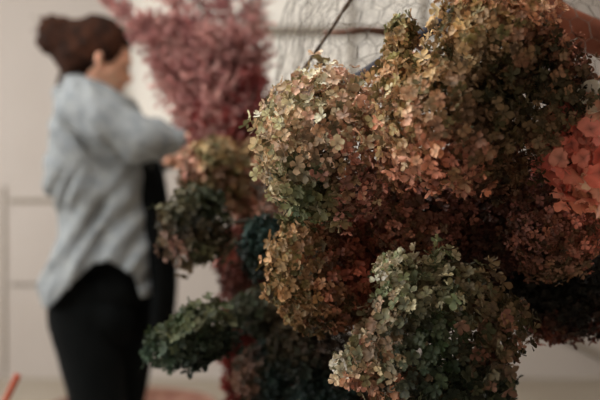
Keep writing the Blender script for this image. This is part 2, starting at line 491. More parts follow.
bloom(402, 34, .93, 17, 20, 'small olive hydrangea sprig sticking up in front of the chicken wire', [
    (-.3, .5, (164, 158, 108), 1), (.5, .2, (138, 108, 66), 1), (-.3, -.5, (184, 156, 106), 1)], 26, 11, 0, 14,
    to=P(435, 85, .93), lump=.3, name='hydrangea_sprig', jitter=.8, open_=.95, group=None, gain=1.6, dens=1.3)
bloom(397, 66, .95, 20, 24, 'small tan hydrangea cluster just below the olive sprig', [
    (-.3, .5, (186, 152, 104), 1), (.5, -.2, (190, 140, 104), 1)], 27, 11.5, 0, 16, to=P(440, 110, .95), lump=.3, name='hydrangea_sprig', group=None)
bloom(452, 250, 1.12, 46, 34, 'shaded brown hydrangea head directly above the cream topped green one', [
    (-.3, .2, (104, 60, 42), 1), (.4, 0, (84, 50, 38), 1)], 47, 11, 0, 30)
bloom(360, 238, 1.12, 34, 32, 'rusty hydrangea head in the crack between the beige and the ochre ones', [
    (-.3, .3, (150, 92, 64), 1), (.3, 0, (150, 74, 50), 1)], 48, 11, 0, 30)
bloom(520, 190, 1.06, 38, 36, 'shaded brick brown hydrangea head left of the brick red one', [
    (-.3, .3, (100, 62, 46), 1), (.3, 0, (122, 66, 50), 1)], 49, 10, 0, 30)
# the blurred ones further back on the left
bloom(196, 226, 1.38, 40, 42, 'dark green and maroon hydrangea head hanging beside the apron of the woman', [
    (-.4, .5, (96, 96, 62), 1), (.4, .5, (60, 74, 44), 1), (-.2, 0, (54, 52, 34), 1), (.3, -.2, (76, 66, 46), 1), (-.5, -.7, (184, 136, 122), 1), (.2, -.7, (120, 116, 80), .8), (-.7, -.2, (110, 92, 60), .6)],
    31, 17, 0, 60, to=P(300, 205, 1.42), stem_len=.17, lump=.25, dens=.95, gain=.85)
bloom(196, 336, 1.28, 50, 33, 'teal green hydrangea head on a sideways stem, low in front of the black trousers', [
    (-.7, -.2, (76, 110, 88), 1.2), (-.2, .5, (100, 116, 76), 1.2), (.2, 0, (60, 80, 56), 1), (-.2, -.4, (34, 56, 42), 1), (.6, .4, (96, 104, 60), .9), (.6, -.3, (44, 60, 42), 1)],
    32, 16, 0, 60, to=P(330, 300, 1.4), stem_len=.18, lump=.22, tilt=.38, gain=.85)
bloom(212, 172, 1.58, 34, 34, 'peach and moss hydrangea head right under the mauve plumes', [
    (-.6, .1, (196, 140, 116), 1), (0, .6, (168, 150, 98), 1.2), (.4, .4, (170, 140, 92), 1), (0, -.4, (120, 106, 60), 1), (.6, -.3, (160, 114, 84), .8)],
    33, 15, 1, 40, to=P(330, 205, 1.5), stem_len=.2)
bloom(250, 182, 1.62, 42, 38, 'peach brown blurred hydrangea head left of the sharp beige one', [
    (-.3, .5, (166, 138, 90), 1), (.3, .2, (186, 128, 96), 1), (.2, -.5, (176, 116, 88), 1), (-.4, -.4, (130, 92, 62), .8)],
    34, 14, 1, 40, to=P(360, 205, 1.5), stem_len=.2)
bloom(286, 218, 1.45, 30, 30, 'rosy brown hydrangea head behind the gap between the beige and ochre heads', [
    (-.3, .2, (170, 112, 88), 1), (.4, -.2, (150, 92, 70), 1)], 35, 13, 1, 0, to=P(360, 215, 1.45), stem_len=.12)
bloom(264, 250, 1.32, 24, 36, 'small dark teal hydrangea head touching the ochre one', [
    (0, .3, (30, 66, 62), 1.2), (-.3, -.4, (34, 52, 48), 1), (.4, -.3, (52, 56, 40), .6)], 36, 12, 1, 40, to=P(340, 250, 1.4), stem_len=.12)
bloom(236, 262, 1.62, 20, 34, 'dusky red hydrangea head in the shade beside the small dark teal one', [
    (0, .3, (150, 76, 62), 1), (0, -.4, (96, 46, 38), 1)], 37, 13, 1, 0, to=P(330, 260, 1.5), stem_len=.15)
bloom(268, 312, 1.38, 40, 26, 'grey green dusty hydrangea head right of the teal green one', [
    (-.3, .3, (96, 104, 84), 1), (.3, .3, (110, 96, 74), 1), (.4, -.4, (70, 56, 40), 1), (-.3, -.4, (50, 60, 48), 1)], 38, 13, 1, 40, to=P(360, 300, 1.45), stem_len=.15)
bloom(308, 345, 1.30, 40, 36, 'shadowy brown green hydrangea head below the ochre one', [
    (-.3, .3, (66, 58, 38), 1), (.3, 0, (58, 44, 32), 1), (0, -.5, (36, 50, 44), 1)], 39, 12, 1, 40, to=P(380, 330, 1.4), stem_len=.12)
bloom(268, 376, 1.42, 36, 36, 'blue teal hydrangea head low beside the hanging red amaranth', [
    (0, .3, (34, 68, 66), 1), (.4, -.3, (30, 54, 54), 1), (-.4, .2, (110, 74, 54), .5)], 40, 13, 1, 40, to=P(380, 350, 1.44), stem_len=.12)
bloom(330, 402, 1.30, 40, 34, 'dark teal hydrangea head at the bottom left of the cream green one', [
    (0, .3, (30, 56, 54), 1), (.4, -.3, (44, 46, 34), 1)], 41, 12, 1, 0, to=P(390, 370, 1.42), stem_len=.1)
bloom(488, 388, 1.10, 27, 34, 'small blackish teal hydrangea head under the right side of the cream green one', [
    (.3, .3, (36, 58, 50), 1), (0, -.3, (34, 42, 36), 1)], 42, 11, 1, 0, to=P(400, 360, 1.3), stem_len=.12)
bloom(420, 400, 1.24, 44, 44, 'dark hydrangea head hidden under the cream green one', [
    (0, 0, (40, 46, 34), 1)], 43, 12, 1, 0, to=P(390, 380, 1.42))

# ------------------------------------------------------------------ plumes
def plume(pts, rad, label, name, cat, group, col, col2, seed, n, fl=.012, droop=.3, sp_=1.0, tail=None):
    """feathery plume: stem along pts, side sprays carrying small scale-like leaves"""
    rng = random.Random(seed)
    pts = [Vector(p) for p in pts]
    root = thing(name, pts[0], label, cat, group)
    O = pts[0]
    def at(t):
        k = t * (len(pts) - 1); i = min(len(pts) - 2, int(k)); f = k - i
        p0 = pts[max(0, i - 1)]; p1 = pts[i]; p2 = pts[i + 1]; p3 = pts[min(len(pts) - 1, i + 2)]
        return .5 * ((2 * p1) + (p2 - p0) * f + (2 * p0 - 5 * p1 + 4 * p2 - p3) * f * f + (3 * p1 - p0 - 3 * p2 + p3) * f ** 3)
    cps = [at(i / 12) for i in range(13)]
    T = Vector(tail); T0 = [T - O, (T - O) * .5 + Vector((0, 0, -.012))]
    v, f = tube_arrays(T0 + [p - O for p in cps], [.004, .004] + [.004 - .0025 * i / 12 for i in range(13)], 6)
    link('stem', mesh_np('stem', v, f, True, M_STEM), root)
    V, F, C = [], [], []
    c1, c2 = np.array(lin(col)), np.array(lin(col2))
    nb = int(n)
    tw = []
    for b in range(nb):
        t = rng.uniform(.12, 1) 
        p = at(t); tan = (at(min(1, t + .02)) - at(max(0, t - .02))).normalized()
        rr = Vector((rng.gauss(0, 1), rng.gauss(0, 1), rng.gauss(0, 1))); rr = (rr - tan * rr.dot(tan)).normalized()
        env = math.sin(math.pi * (.12 + .86 * t)) ** .5 * (.45 + .55 * sstep(.05, .55, t))
        L = rad * env * rng.uniform(.55, 1.15)
        d = (rr + tan * rng.uniform(.3, 1.0)).normalized()
        cb = c1 * (1 - rng.random()) + c2 * rng.random(); cb = (c1 + (c2 - c1) * rng.random()) * math.exp(rng.gauss(0, .15))
        m = int(10 * sp_ * max(.4, L / rad))
        q = p.copy()
        path = [q - O]
        for j in range(m):
            d = (d + Vector((rng.gauss(0, .16), rng.gauss(0, .16), rng.gauss(0, .16) - .05 * droop))).normalized()
            q = q + d * (L / m)
            path.append(q - O)
            for w in range(5):
                ld = (d + Vector((rng.gauss(0, .7), rng.gauss(0, .7), rng.gauss(0, .7)))).normalized()
                sd = ld.cross(Vector((rng.gauss(0, 1), rng.gauss(0, 1), rng.gauss(0, 1)))).normalized()
                s = fl * rng.uniform(.6, 1.2)
                o = len(V); a = q - O
                V += [a, a + ld * s * .5 + sd * s * .22, a + ld * s, a + ld * s * .5 - sd * s * .22]
                F.append((o, o + 1, o + 2, o + 3))
                cc = cb * rng.uniform(.85, 1.15)
                C += [cc] * 4
        if b % 3 == 0: tw.append(tube_arrays(path[::2] if len(path) > 3 else path, .0007, 3))
    v, f = merge(tw)
    link('side_twig', mesh_np('side_twig', v, f, True, M_STEM), root, kind='stuff')
    link('plume_fluff', mesh_np('plume_fluff', np.array([tuple(x) for x in V]), np.array(F), False, M_PLUME, np.clip(np.array(C), 0, 1)), root, kind='stuff')
    return root

MV = [((206, 160, 156), (174, 124, 124)), ((216, 174, 168), (184, 138, 136)), ((192, 142, 140), (158, 108, 110))]
base = P(238, 185, 1.78)
tips = [  # (tip px, py, depth, bend px, radius m, where)
    (106, -6, 2.02, 150, 40, .050, 'longest mauve plume, arching out over the head of the woman'),
    (150, 18, 2.00, 175, 70, .075, 'mauve plume whose tip ends nearest the face of the woman'),
    (156, 62, 1.96, 190, 98, .050, 'low mauve plume pointing at the chin of the woman'),
    (197, 92, 1.90, 208, 128, .045, 'short mauve plume just above the reaching hand'),
    (165, -30, 2.06, 185, 50, .085, 'tall mauve plume leaning left behind the low ones'),
    (186, 20, 1.95, 200, 80, .080, 'thick mauve plume in the left half of the bunch'),
    (196, -45, 2.10, 206, 50, .085, 'tall pale mauve plume near the middle of the bunch'),
    (212, 30, 1.90, 215, 90, .080, 'front mauve plume in the middle of the bunch'),
    (226, -40, 2.05, 225, 50, .085, 'tall upright mauve plume right of the middle'),
    (238, 34, 1.92, 233, 95, .075, 'front mauve plume above the peach brown hydrangea head'),
    (252, -30, 2.08, 251, 50, .072, 'tall mauve plume close to the left edge of the chicken wire'),
    (250, 70, 1.88, 247, 118, .062, 'outermost mauve plume on the wire side, low and dark'),
    (205, 104, 1.84, 212, 135, .055, 'dark short plume low in the middle of the bunch'),
    (228, 118, 1.80, 228, 145, .055, 'reddish short plume right above the peach hydrangea heads'),
]
for i, (tx, ty, td, bx, by, rad, lab) in enumerate(tips):
    b0 = base + Vector((random.Random(i).uniform(-.03, .03), random.Random(i + 50).uniform(-.02, .08), -.05))
    m1 = P(bx, by, (td + 1.85) / 2)
    c1, c2 = MV[i % 3] if i < 11 else ((176, 96, 92), (130, 66, 68))
    plume([b0, (b0 + m1) / 2 + Vector((0, 0, .01)), m1, P(tx, ty, td)], rad, lab, 'mauve_plume', 'plume', 'mauve dried plumes fanning up behind the hydrangeas', c1, c2, 300 + i, 330 if rad > .06 else 200, fl=.011, tail=(WC(1.05)[0] - .18, WC(1.05)[1] - .02 + .008 * i, .99 + .006 * i))

RD = ((134, 56, 48), (88, 34, 32))
for i, (x0, y0, x1, y1, dd, rad, lab) in enumerate((
        (262, 196, 232, 330, 1.86, .048, 'rust red amaranth tassel hanging lowest beside the teal green head'),
        (285, 210, 256, 380, 1.90, .055, 'rust red amaranth tassel hanging behind the grey green head'),
        (258, 300, 238, 440, 1.82, .045, 'rust red amaranth tassel trailing down towards the floor'),
        (300, 250, 282, 410, 1.95, .055, 'dark red amaranth tassel at the back of the column'))):
    A = P(x0, y0, dd - .2); B = P(x1, y1, dd)
    plume([A, (A * .7 + B * .3) + Vector((-.02, 0, .015)), (A + B) / 2 + Vector((-.02, 0, 0)), B], rad, lab, 'amaranth_tassel', 'dried flower', 'red amaranth tassels hanging behind the hydrangeas', *RD, 400 + i, 300, fl=.012, droop=1.5, tail=(WC(.85)[0] - .03, WC(.85)[1] + .01 * i, A.z - .05))

# ------------------------------------------------------------------ twigs, branch and pole
def rod(name, pts, radii, label, cat, m, sides=10, part=None):
    O = Vector(pts[0])
    v, f = tube_arrays([Vector(p) - O for p in pts], radii, sides)
    o = link(name, mesh_np(name, v, f, True, m)); o.location = O
    return tag(o, label, cat)

def smooth_pts(pts, n=20):
    pts = [Vector(p) for p in pts]; out = []
    for i in range(n + 1):
        k = i / n * (len(pts) - 1); a = min(len(pts) - 2, int(k)); f = k - a
        p0 = pts[max(0, a - 1)]; p1 = pts[a]; p2 = pts[a + 1]; p3 = pts[min(len(pts) - 1, a + 2)]
        out.append(.5 * ((2 * p1) + (p2 - p0) * f + (2 * p0 - 5 * p1 + 4 * p2 - p3) * f * f + (3 * p1 - p0 - 3 * p2 + p3) * f ** 3))
    return out

def knobbly(pts, r0, r1, seed, amp=.15, n=30):
    q = smooth_pts(pts, n); rng = random.Random(seed)
    return q, [(r0 + (r1 - r0) * i / n) * (1 + rng.uniform(-amp, amp)) for i in range(n + 1)]

q, r = knobbly([P(392, -66, 1.17), P(350, 0, 1.17), P(328, 34, 1.17), P(306, 66, 1.17), P(285, 100, 1.19)], .0028, .0022, 1, .2, 60)
rod('dark_twig', q, r, 'straight dark brown twig slanting through the chicken wire above the beige head', 'twig', M_TWIG)
q, r = knobbly([P(325, 33, 1.30), P(345, 32, 1.28), P(368, 30, 1.28), P(395, 36, 1.3), P(440, 60, 1.34), P(480, 90, 1.4)], .0042, .006, 2, .12)
rod('brown_twig', q, r, 'short reddish brown twig lying level inside the chicken wire', 'twig', pbr('brown_twig', (138, 104, 88), .8, (104, 74, 62), 60, bump=.4))
q, r = knobbly([P(470, -60, 1.26), P(508, -14, 1.24), P(545, 16, 1.22), P(585, 34, 1.21), P(640, 46, 1.20), P(720, 40, 1.2)], .040, .017, 3, .03)
rod('thick_branch', q, r, 'thick smooth reddish brown branch behind the wire above the dark green head', 'branch', M_BRANCH, 16)
q, r = knobbly([P(340, 90, 1.20), P(380, 64, 1.16), P(415, 40, 1.12), P(455, 12, 1.09), P(500, -20, 1.06)], .0085, .0085, 4, .0)
rod('navy_pole', q, r, 'thin dark navy pole passing behind the olive sprig', 'pole', M_NAVY, 12)
q, r = knobbly([P(575, 96, 1.0), P(590, 84, .99), P(603, 76, .98), P(640, 60, .97)], .0022, .0028, 5, .1)
rod('pale_twig', q, r, 'pale bent twig end poking out above the coral flower', 'twig', pbr('pale_twig', (176, 130, 96), .6, (120, 80, 60), 60))
A_ = P(18, 375, 1.9)
B_ = P(5, 402, 1.9); dr_ = (B_ - A_).normalized(); B_ = A_ + dr_ * ((A_.z) / -dr_.z)
q, r = knobbly([A_, (A_ + B_) / 2, B_], .0075, .0095, 6, .06, 30)
rod('orange_stalk', q, r, 'upright cut stalk, orange red, alone in front of the pale wall', 'stalk', pbr('orange_stalk', (186, 90, 56), .6, (168, 66, 38), 40))

# ================================================================== the woman
def cone_arrays(p0, r0, p1, r1, sides=18):
    return tube_arrays([p0, p1], [r0, r1], sides)

def sphere_arrays(c, r, squash=(1, 1, 1), n=14, m=20):
    V, F = [], []
    for i in range(1, n):
        ph = math.pi * i / n
        for j in range(m):
            th = 2 * math.pi * j / m
            V.append(Vector(c) + Vector((r * squash[0] * math.sin(ph) * math.cos(th), r * squash[1] * math.sin(ph) * math.sin(th), r * squash[2] * math.cos(ph))))
    top = len(V); V.append(Vector(c) + Vector((0, 0, r * squash[2]))); V.append(Vector(c) - Vector((0, 0, r * squash[2])))
    for i in range(n - 2):
        for j in range(m):
            j2 = (j + 1) % m
            F.append((i * m + j, (i + 1) * m + j, (i + 1) * m + j2, i * m + j2))
    for j in range(m):
        F.append((top, j, (j + 1) % m)); F.append((top + 1, (n - 2) * m + (j + 1) % m, (n - 2) * m + j))
    return V, F

def fused(name, caps, balls, voxel, smooth_n, O, m, disp=None, cut=None, parent=None, thick=None):
    """union of tapered limbs and ellipsoids, fused to one skin and smoothed"""
    parts = []
    for (p0, r0, p1, r1) in caps:
        parts.append(cone_arrays(p0, r0, p1, r1)); parts.append(sphere_arrays(p0, r0)); parts.append(sphere_arrays(p1, r1))
    for b in balls: parts.append(sphere_arrays(*b))
    v, f = merge(parts)
    v = [p - O for p in v]
    me = mesh_np(name, v, f)
    o = bpy.data.objects.new(name + '_tmp', me); COL.objects.link(o)
    md = o.modifiers.new('r', 'REMESH'); md.mode = 'VOXEL'; md.voxel_size = voxel
    ms = o.modifiers.new('s', 'SMOOTH'); ms.iterations = smooth_n; ms.factor = .5
    dg = bpy.context.evaluated_depsgraph_get(); dg.update()
    ev = o.evaluated_get(dg); me2 = bpy.data.meshes.new_from_object(ev)
    bpy.data.objects.remove(o); bpy.data.meshes.remove(me)
    me2.name = name
    if disp or cut:
        bm = bmesh.new(); bm.from_mesh(me2); bm.normal_update()
        if disp:
            mv = [(v_, v_.normal * disp(v_.co + O)) for v_ in bm.verts]
            for v_, d_ in mv: v_.co += d_
        if cut:
            kill = [v_ for v_ in bm.verts if cut(v_.co + O)]
            bmesh.ops.delete(bm, geom=kill, context='VERTS')
        bm.to_mesh(me2); bm.free()
    me2.polygons.foreach_set('use_smooth', np.ones(len(me2.polygons), dtype=bool))
    me2.materials.clear(); me2.materials.append(m)
    ob = link(name, me2, parent)
    if thick:
        md = ob.modifiers.new('thickness', 'SOLIDIFY'); md.thickness = thick; md.offset = -1
    return ob

def W(px, py, dy=0.0):
    p = P(px, py, 2.7); p.y += dy; return p

def woman():
    O = Vector((W(112, 285).x, 2.7, 0))
    root = thing('woman', O, 'woman with brown hair in a bun, light blue grey shirt, reaching into the mauve plumes', 'person')
    skin = pbr('skin', (234, 186, 158), .6, (224, 164, 138), 12, sss=.15)
    shirt_m = pbr('blue_grey_denim', (150, 155, 157), .85, (126, 132, 137), 26, bump=.25, bscale=400)
    black = pbr('black_cloth', (8, 11, 12), .95, (12, 15, 16), 20, bump=.2, bscale=300)
    hair_m = pbr('brown_hair', (62, 34, 20), .75, (34, 19, 12), 26, bump=.5, bscale=160)
    f = Vector((.91, .26, -.33)).normalized(); s = f.cross(Vector((0, 0, 1))).normalized(); u = s.cross(f).normalized()   # s points to the right hand side (towards the camera)
    k = .00324
    H = W(102, 55)
    def h(a, b, c=0.0): return H + f * (a * k) + u * (b * k) + s * (c * k)
    caps, balls = [], []
    balls.append((h(-2, 2), 29 * k, (1, .82, 1)))
    # face
    caps += [(h(8, -2, 0), 22 * k, h(16, -16, 0), 15 * k), (h(16, -16, 0), 15 * k, h(20, -28, 0), 9 * k),
             (h(0, -14, 10), 10 * k, h(18, -27, 4), 7 * k), (h(0, -14, -10), 10 * k, h(18, -27, -4), 7 * k),
             (h(26, -4, 0), 3 * k, h(33, -14, 0), 3.6 * k), (h(27, -14, 3), 3 * k, h(31, -15, 0), 3 * k), (h(27, -14, -3), 3 * k, h(31, -15, 0), 3 * k),
             (h(27, -21, 4), 2.2 * k, h(29.5, -21, 0), 2.6 * k), (h(29.5, -21, 0), 2.6 * k, h(27, -21, -4), 2.2 * k),
             (h(26, -24.5, 4), 2.2 * k, h(28.5, -24.5, 0), 2.6 * k), (h(28.5, -24.5, 0), 2.6 * k, h(26, -24.5, -4), 2.2 * k),
             (h(24, 2, 9), 3.4 * k, h(27, 3, 2), 3 * k), (h(24, 2, -9), 3.4 * k, h(27, 3, -2), 3 * k),
             (h(17, -13, 11), 6 * k, h(12, -14, 14), 6 * k), (h(17, -13, -11), 6 * k, h(12, -14, -14), 6 * k)]
    # ears
    for sg in (1, -1):
        caps += [(h(0, -2, 23 * sg), 3 * k, h(-3, -6, 26 * sg), 3 * k), (h(-3, -6, 26 * sg), 3 * k, h(-1, -12, 25 * sg), 3 * k), (h(-1, -12, 25 * sg), 3 * k, h(3, -15, 23 * sg), 2.4 * k)]
    # neck and trunk
    caps += [(W(92, 70), .052, W(92, 98), .055),
             (W(94, 104, -.05), .062, W(94, 104, .07), .062),
             (W(96, 112, -.14), .045, W(98, 112, .16), .045),
             (W(99, 128, -.06), .09, W(99, 128, .08), .09),
             (W(101, 162, -.06), .10, W(101, 162, .08), .10), (W(99, 130, 0), .10, W(102, 200, 0), .10),
             (W(106, 210, -.04), .095, W(106, 210, .06), .095), (W(98, 200, 0), .10, W(102, 285, 0), .10),
             (W(100, 290, -.06), .095, W(100, 290, .06), .095)]
    # legs
    for sg, kx, ax in ((-1, 100, 92), (1, 112, 112)):
        caps += [(W(98 + 4 * sg, 300, .075 * sg), .088, W(kx, 402, .085 * sg), .062), (W(kx, 402, .085 * sg), .062, W(ax, 500, .09 * sg), .04),
                 (W(ax, 508, .09 * sg), .036, W(ax + 34, 516, .095 * sg), .026), (W(ax, 514, .09 * sg), .03, W(ax - 6, 513, .09 * sg), .032)]
    # arms: right one reaches up to the plumes, left one lower
    arms = (((98, 114, -.16), (146, 148, -.20), (191, 141, -.16), (207, 136, -.17)), ((98, 114, .18), (140, 158, .20), (170, 160, .05), (184, 156, -.02)))
    for S_, E_, Wr, Hn in arms:
        S_, E_, Wr, Hn = (W(*q) for q in (S_, E_, Wr, Hn))
        caps += [(S_, .052, E_, .040), (E_, .040, Wr, .026), (Wr, .026, Wr + (Hn - Wr) * .5, .028)]
        d = (Hn - Wr).normalized(); side = d.cross(Vector((0, 0, 1))).normalized(); nn = side.cross(d)
        pc = Wr + d * .045
        caps += [(Wr + d * .02 + side * .018, .016, pc + d * .035 + side * .03, .014), (Wr + d * .02 - side * .018, .016, pc + d * .035 - side * .03, .014), (Wr + d * .02, .02, pc + d * .04, .017)]
        for q, ln in ((-.033, .062), (-.011, .074), (.011, .070), (.033, .055)):
            b0 = pc + d * .038 + side * q; b1 = b0 + d * ln * .45 - nn * ln * .10 + side * q * .25; b2 = b1 + d * ln * .32 - nn * ln * .28; b3 = b2 + d * ln * .1 - nn * ln * .26
            caps += [(b0, .0092, b1, .0086), (b1, .0086, b2, .008), (b2, .008, b3, .0072)]
        t0 = Wr + d * .02 + side * .024; t1 = t0 + d * .03 + side * .026 - nn * .012; t2 = t1 + d * .03 + side * .006 - nn * .016
        caps += [(t0, .014, t1, .0105), (t1, .0105, t2, .009)]
    fused('body', caps, balls, .0048, 3, O, skin, parent=root)
    # eyes
    for sg in (1, -1):
        v, ff = sphere_arrays(h(24.2, -4.2, 9 * sg) - O, 3.6 * k, n=8, m=12)
        e = link('eye', mesh_np('eye', v, ff, True, pbr('eye_dark', (60, 46, 38), .2)), root)
        v, ff = tube_arrays([h(26, 2.5, 3 * sg) - O, h(26.6, 4.2, 8 * sg) - O, h(22, 3, 14.5 * sg) - O], [.002, .0028, .0015], 6)
        link('eyebrow', mesh_np('eyebrow', v, ff, True, hair_m), root)
    # hair: cap, swept back, bun at the back
    hb = [(h(-7, 6), 31.5 * k, (1.02, .88, 1)), (h(-19, -9), 22 * k, (1, 1, 1)), (h(3, 13), 21 * k, (1, .95, .9))]
    bun = W(54, 34)
    hc = [(h(-18, -12), 17 * k, h(-13, -24), 13 * k), (h(-18, 6), 22 * k, W(60, 40), 18 * k), (W(62, 50), 13 * k, W(76, 68), 14 * k), (h(-10, 12), 20 * k, W(58, 34), 15 * k)]
    fused('hair', hc, hb, .006, 3, O, hair_m, disp=lambda p: .0035 * math.sin(60 * (p - H).dot(u) + 90 * noise.noise(p * 9)) + .004 * noise.noise(p * 40), parent=root)
    fused('hair_bun', [(bun + Vector((.02, 0, .015)), .044, bun + Vector((-.010, 0, -.018)), .046), (bun + Vector((.018, -.015, -.03)), .036, bun + Vector((-.01, .015, .02)), .044)], [], .005, 2, O, hair_m,
          disp=lambda p: .006 * math.sin(150 * (p.z - bun.z) + 120 * (p.x - bun.x) + 3 * noise.noise(p * 20)) + .008 * noise.noise(p * 45), parent=root)
    tb = []
    rng = random.Random(9)
    for i in range(26):
        a = bun + Vector((rng.uniform(-.04, .03), rng.uniform(-.03, .03), rng.uniform(-.02, .04)))
        tb.append(tube_arrays([a - O, a + Vector((rng.uniform(-.025, 0), 0, rng.uniform(-.01, .03))) - O, a + Vector((rng.uniform(-.04, 0), rng.uniform(-.02, .02), rng.uniform(-.03, .03))) - O], .0008, 4))
    for i in range(14):
        a = W(66 + rng.uniform(-3, 3), 66 + rng.uniform(-3, 3), rng.uniform(-.02, .02))
        tb.append(tube_arrays([a - O, W(61 + rng.uniform(-3, 2), 76) - O, W(58 + rng.uniform(-3, 3), 88 + rng.uniform(-4, 2)) - O], .0014, 4))
    v, ff = merge(tb)
    link('loose_hair', mesh_np('loose_hair', v, ff, True, hair_m), root, kind='stuff')

    # trousers
    tc = [(W(88, 288, -.07), .118, W(90, 288, .08), .118), (W(118, 282, -.06), .11, W(120, 282, .07), .11), (W(88, 315, -.07), .108, W(90, 315, .08), .105), (W(112, 312, -.06), .11, W(114, 312, .07), .11),
          (W(97, 262, -.04), .12, W(97, 262, .06), .12), (W(134, 285, 0), .10, W(124, 385, .05), .07), (W(124, 385, .05), .07, W(112, 450, .08), .06)]
    for sg, kx, ax in ((-1, 106, 94), (1, 114, 112)):
        tc += [(W(93 + 4 * sg, 310, .08 * sg), .110, W(kx, 402, .085 * sg), .085), (W(kx, 402, .085 * sg), .085, W(ax + 2, 496, .09 * sg), .066)]
    fused('trousers', tc, [], .008, 4, O, black, disp=lambda p: .004 * noise.noise(p * 12), parent=root)
    for sg, ax in ((-1, 92), (1, 112)):
        fused('shoe', [(W(ax - 5, 513, .09 * sg), .040, W(ax + 12, 514, .09 * sg), .036), (W(ax + 12, 514, .09 * sg), .036, W(ax + 38, 517, .095 * sg), .031)], [], .006, 3, O, black, parent=root,
              cut=lambda p: p.z < .001)
    # black apron hanging in front of the trousers
    ac = []
    pr = [(150, 150), (158, 180), (163, 215), (167, 250), (170, 285), (168, 318), (160, 345)]
    for (a, b), (c, d) in zip(pr, pr[1:]):
        for yy in (-.13, -.07, 0, .07, .13):
            ac.append((W(a - abs(yy) * 40, b, yy), .022, W(c - abs(yy) * 40, d, yy), .022))
    fused('apron', ac, [], .007, 4, O, black, disp=lambda p: .006 * noise.noise(Vector((p.x * 5, p.y * 14, p.z * 3))), parent=root)

    # the shirt
    tor = [(106, (93, .078, .09), (96, .082, .09)), (124, (95, .104, .10), (106, .105, .10)), (150, (91, .112, .10), (114, .12, .09)), (172, (90, .120, .10), (118, .118, .09)),
           (203, (103, .112, .08), (122, .110, .08)), (222, (102, .112, .08), (124, .108, .08)), (255, (94, .122, .09), (125, .112, .085)), (285, (92, .132, .10), (125, .118, .09)), (335, (91, .132, .10), (126, .122, .09))]
    sc = []
    for (y0, a0, b0), (y1, a1, b1) in zip(tor, tor[1:]):
        for q0, q1 in ((a0, a1), (b0, b1)):
            for sg in (-1, 0, 1):
                sc.append((W(q0[0], y0, sg * q0[2]), q0[1], W(q1[0], y1, sg * q1[2]), q1[1]))
    sc += [(W(78, 103, -.05), .074, W(80, 103, .06), .074),
          # sleeves
          (W(100, 116, -.16), .084, W(124, 130, -.20), .082), (W(122, 128, -.20), .080, W(150, 144, -.20), .068), (W(150, 144, -.20), .068, W(174, 142, -.175), .052), (W(174, 142, -.175), .052, W(190, 141, -.16), .042),
          (W(98, 112, .19), .085, W(138, 156, .20), .066), (W(138, 156, .20), .066, W(166, 160, .06), .040)]
    hem = [(30, 309), (48, 309), (62, 297), (78, 280), (95, 264), (106, 262), (118, 267), (132, 276), (138, 288), (141, 298), (168, 299), (190, 299)]
    def hem_y(px):
        for (a, b), (c, d) in zip(hem, hem[1:]):
            if px <= c: return b + (d - b) * max(0, (px - a)) / (c - a)
        return hem[-1][1]
    def cut(p):
        px = p.x / p.y * FPX + 300; py = 200 - (p.z - CAMZ) / p.y * FPX
        return py > hem_y(px)
    def folds(p):
        px = p.x / 2.7 * FPX + 300; py = 200 - (p.z - CAMZ) / 2.7 * FPX
        w = noise.noise(p * 3.2) * 2.2
        torso = sstep(150, 190, py)
        a = (px * .80 + py * .50) / 3.2 + w * 3.5            # slanting folds from the armpit down to the back hem
        f1 = noise.noise(Vector(((px * .82 + py * .50) / 9.0, (-px * .50 + py * .82) / 46.0, p.y * 2.5))) * .024 * torso
        b = (px * .9 - py * .35) / 3.4 + w * 3
        f2 = noise.noise(Vector(((px * .80 - py * .60) / 9.0, (px * .60 + py * .80) / 40.0, p.y * 2.5 + 7))) * .018 * (1 - torso)
        return f1 + f2 + .010 * noise.noise(p * 6) + .004 * noise.noise(p * 17)
    sh = fused('shirt', sc, [], .0085, 5, O, shirt_m, disp=folds, cut=cut, parent=root, thick=.003)
    # collar standing round the neck
    V, F = [], []
    n = 28
    for j, (dz, g) in enumerate(((-.018, 1.30), (.016, 1.12), (.030, 1.06), (.018, 1.30), (-.016, 1.55))):
        for i in range(n):
            a = 2 * math.pi * i / n
            V.append(W(92, 90) + Vector((math.cos(a) * .062 * g, math.sin(a) * .066 * g, dz - .022 * math.cos(a))) - O)
    for j in range(4):
        for i in range(n):
            F.append((j * n + i, j * n + (i + 1) % n, (j + 1) * n + (i + 1) % n, (j + 1) * n + i))
    c = link('collar', mesh_np('collar', V, F, True, shirt_m), sh)
    md = c.modifiers.new('thickness', 'SOLIDIFY'); md.thickness = .004
    # cuff
    A = W(184, 142, -.168); B = W(193, 141, -.158)
    v, ff = tube_arrays([A - O, A + (B - A) * .1 - O, B - O, B + (A - B) * .2 - O], [.040, .043, .042, .036], 20)
    link('cuff', mesh_np('cuff', v, ff, True, shirt_m), sh)
    return root
woman()

# ================================================================== the room
def box(name, x0, x1, y0, y1, z0, z1, m, bev=0.0, parent=None, kind=None):
    c = Vector(((x0 + x1) / 2, (y0 + y1) / 2, (z0 + z1) / 2))
    bm = bmesh.new(); bmesh.ops.create_cube(bm, size=1)
    bmesh.ops.scale(bm, vec=(x1 - x0, y1 - y0, z1 - z0), verts=bm.verts)
    if bev: bmesh.ops.bevel(bm, geom=bm.edges[:], offset=bev, segments=2, affect='EDGES')
    me = bpy.data.meshes.new(name); bm.to_mesh(me); bm.free(); me.materials.append(m)
    o = link(name, me, None, kind)
    o.location = c
    if parent is not None:
        o.parent = parent; o.location = c - parent.location
    return o

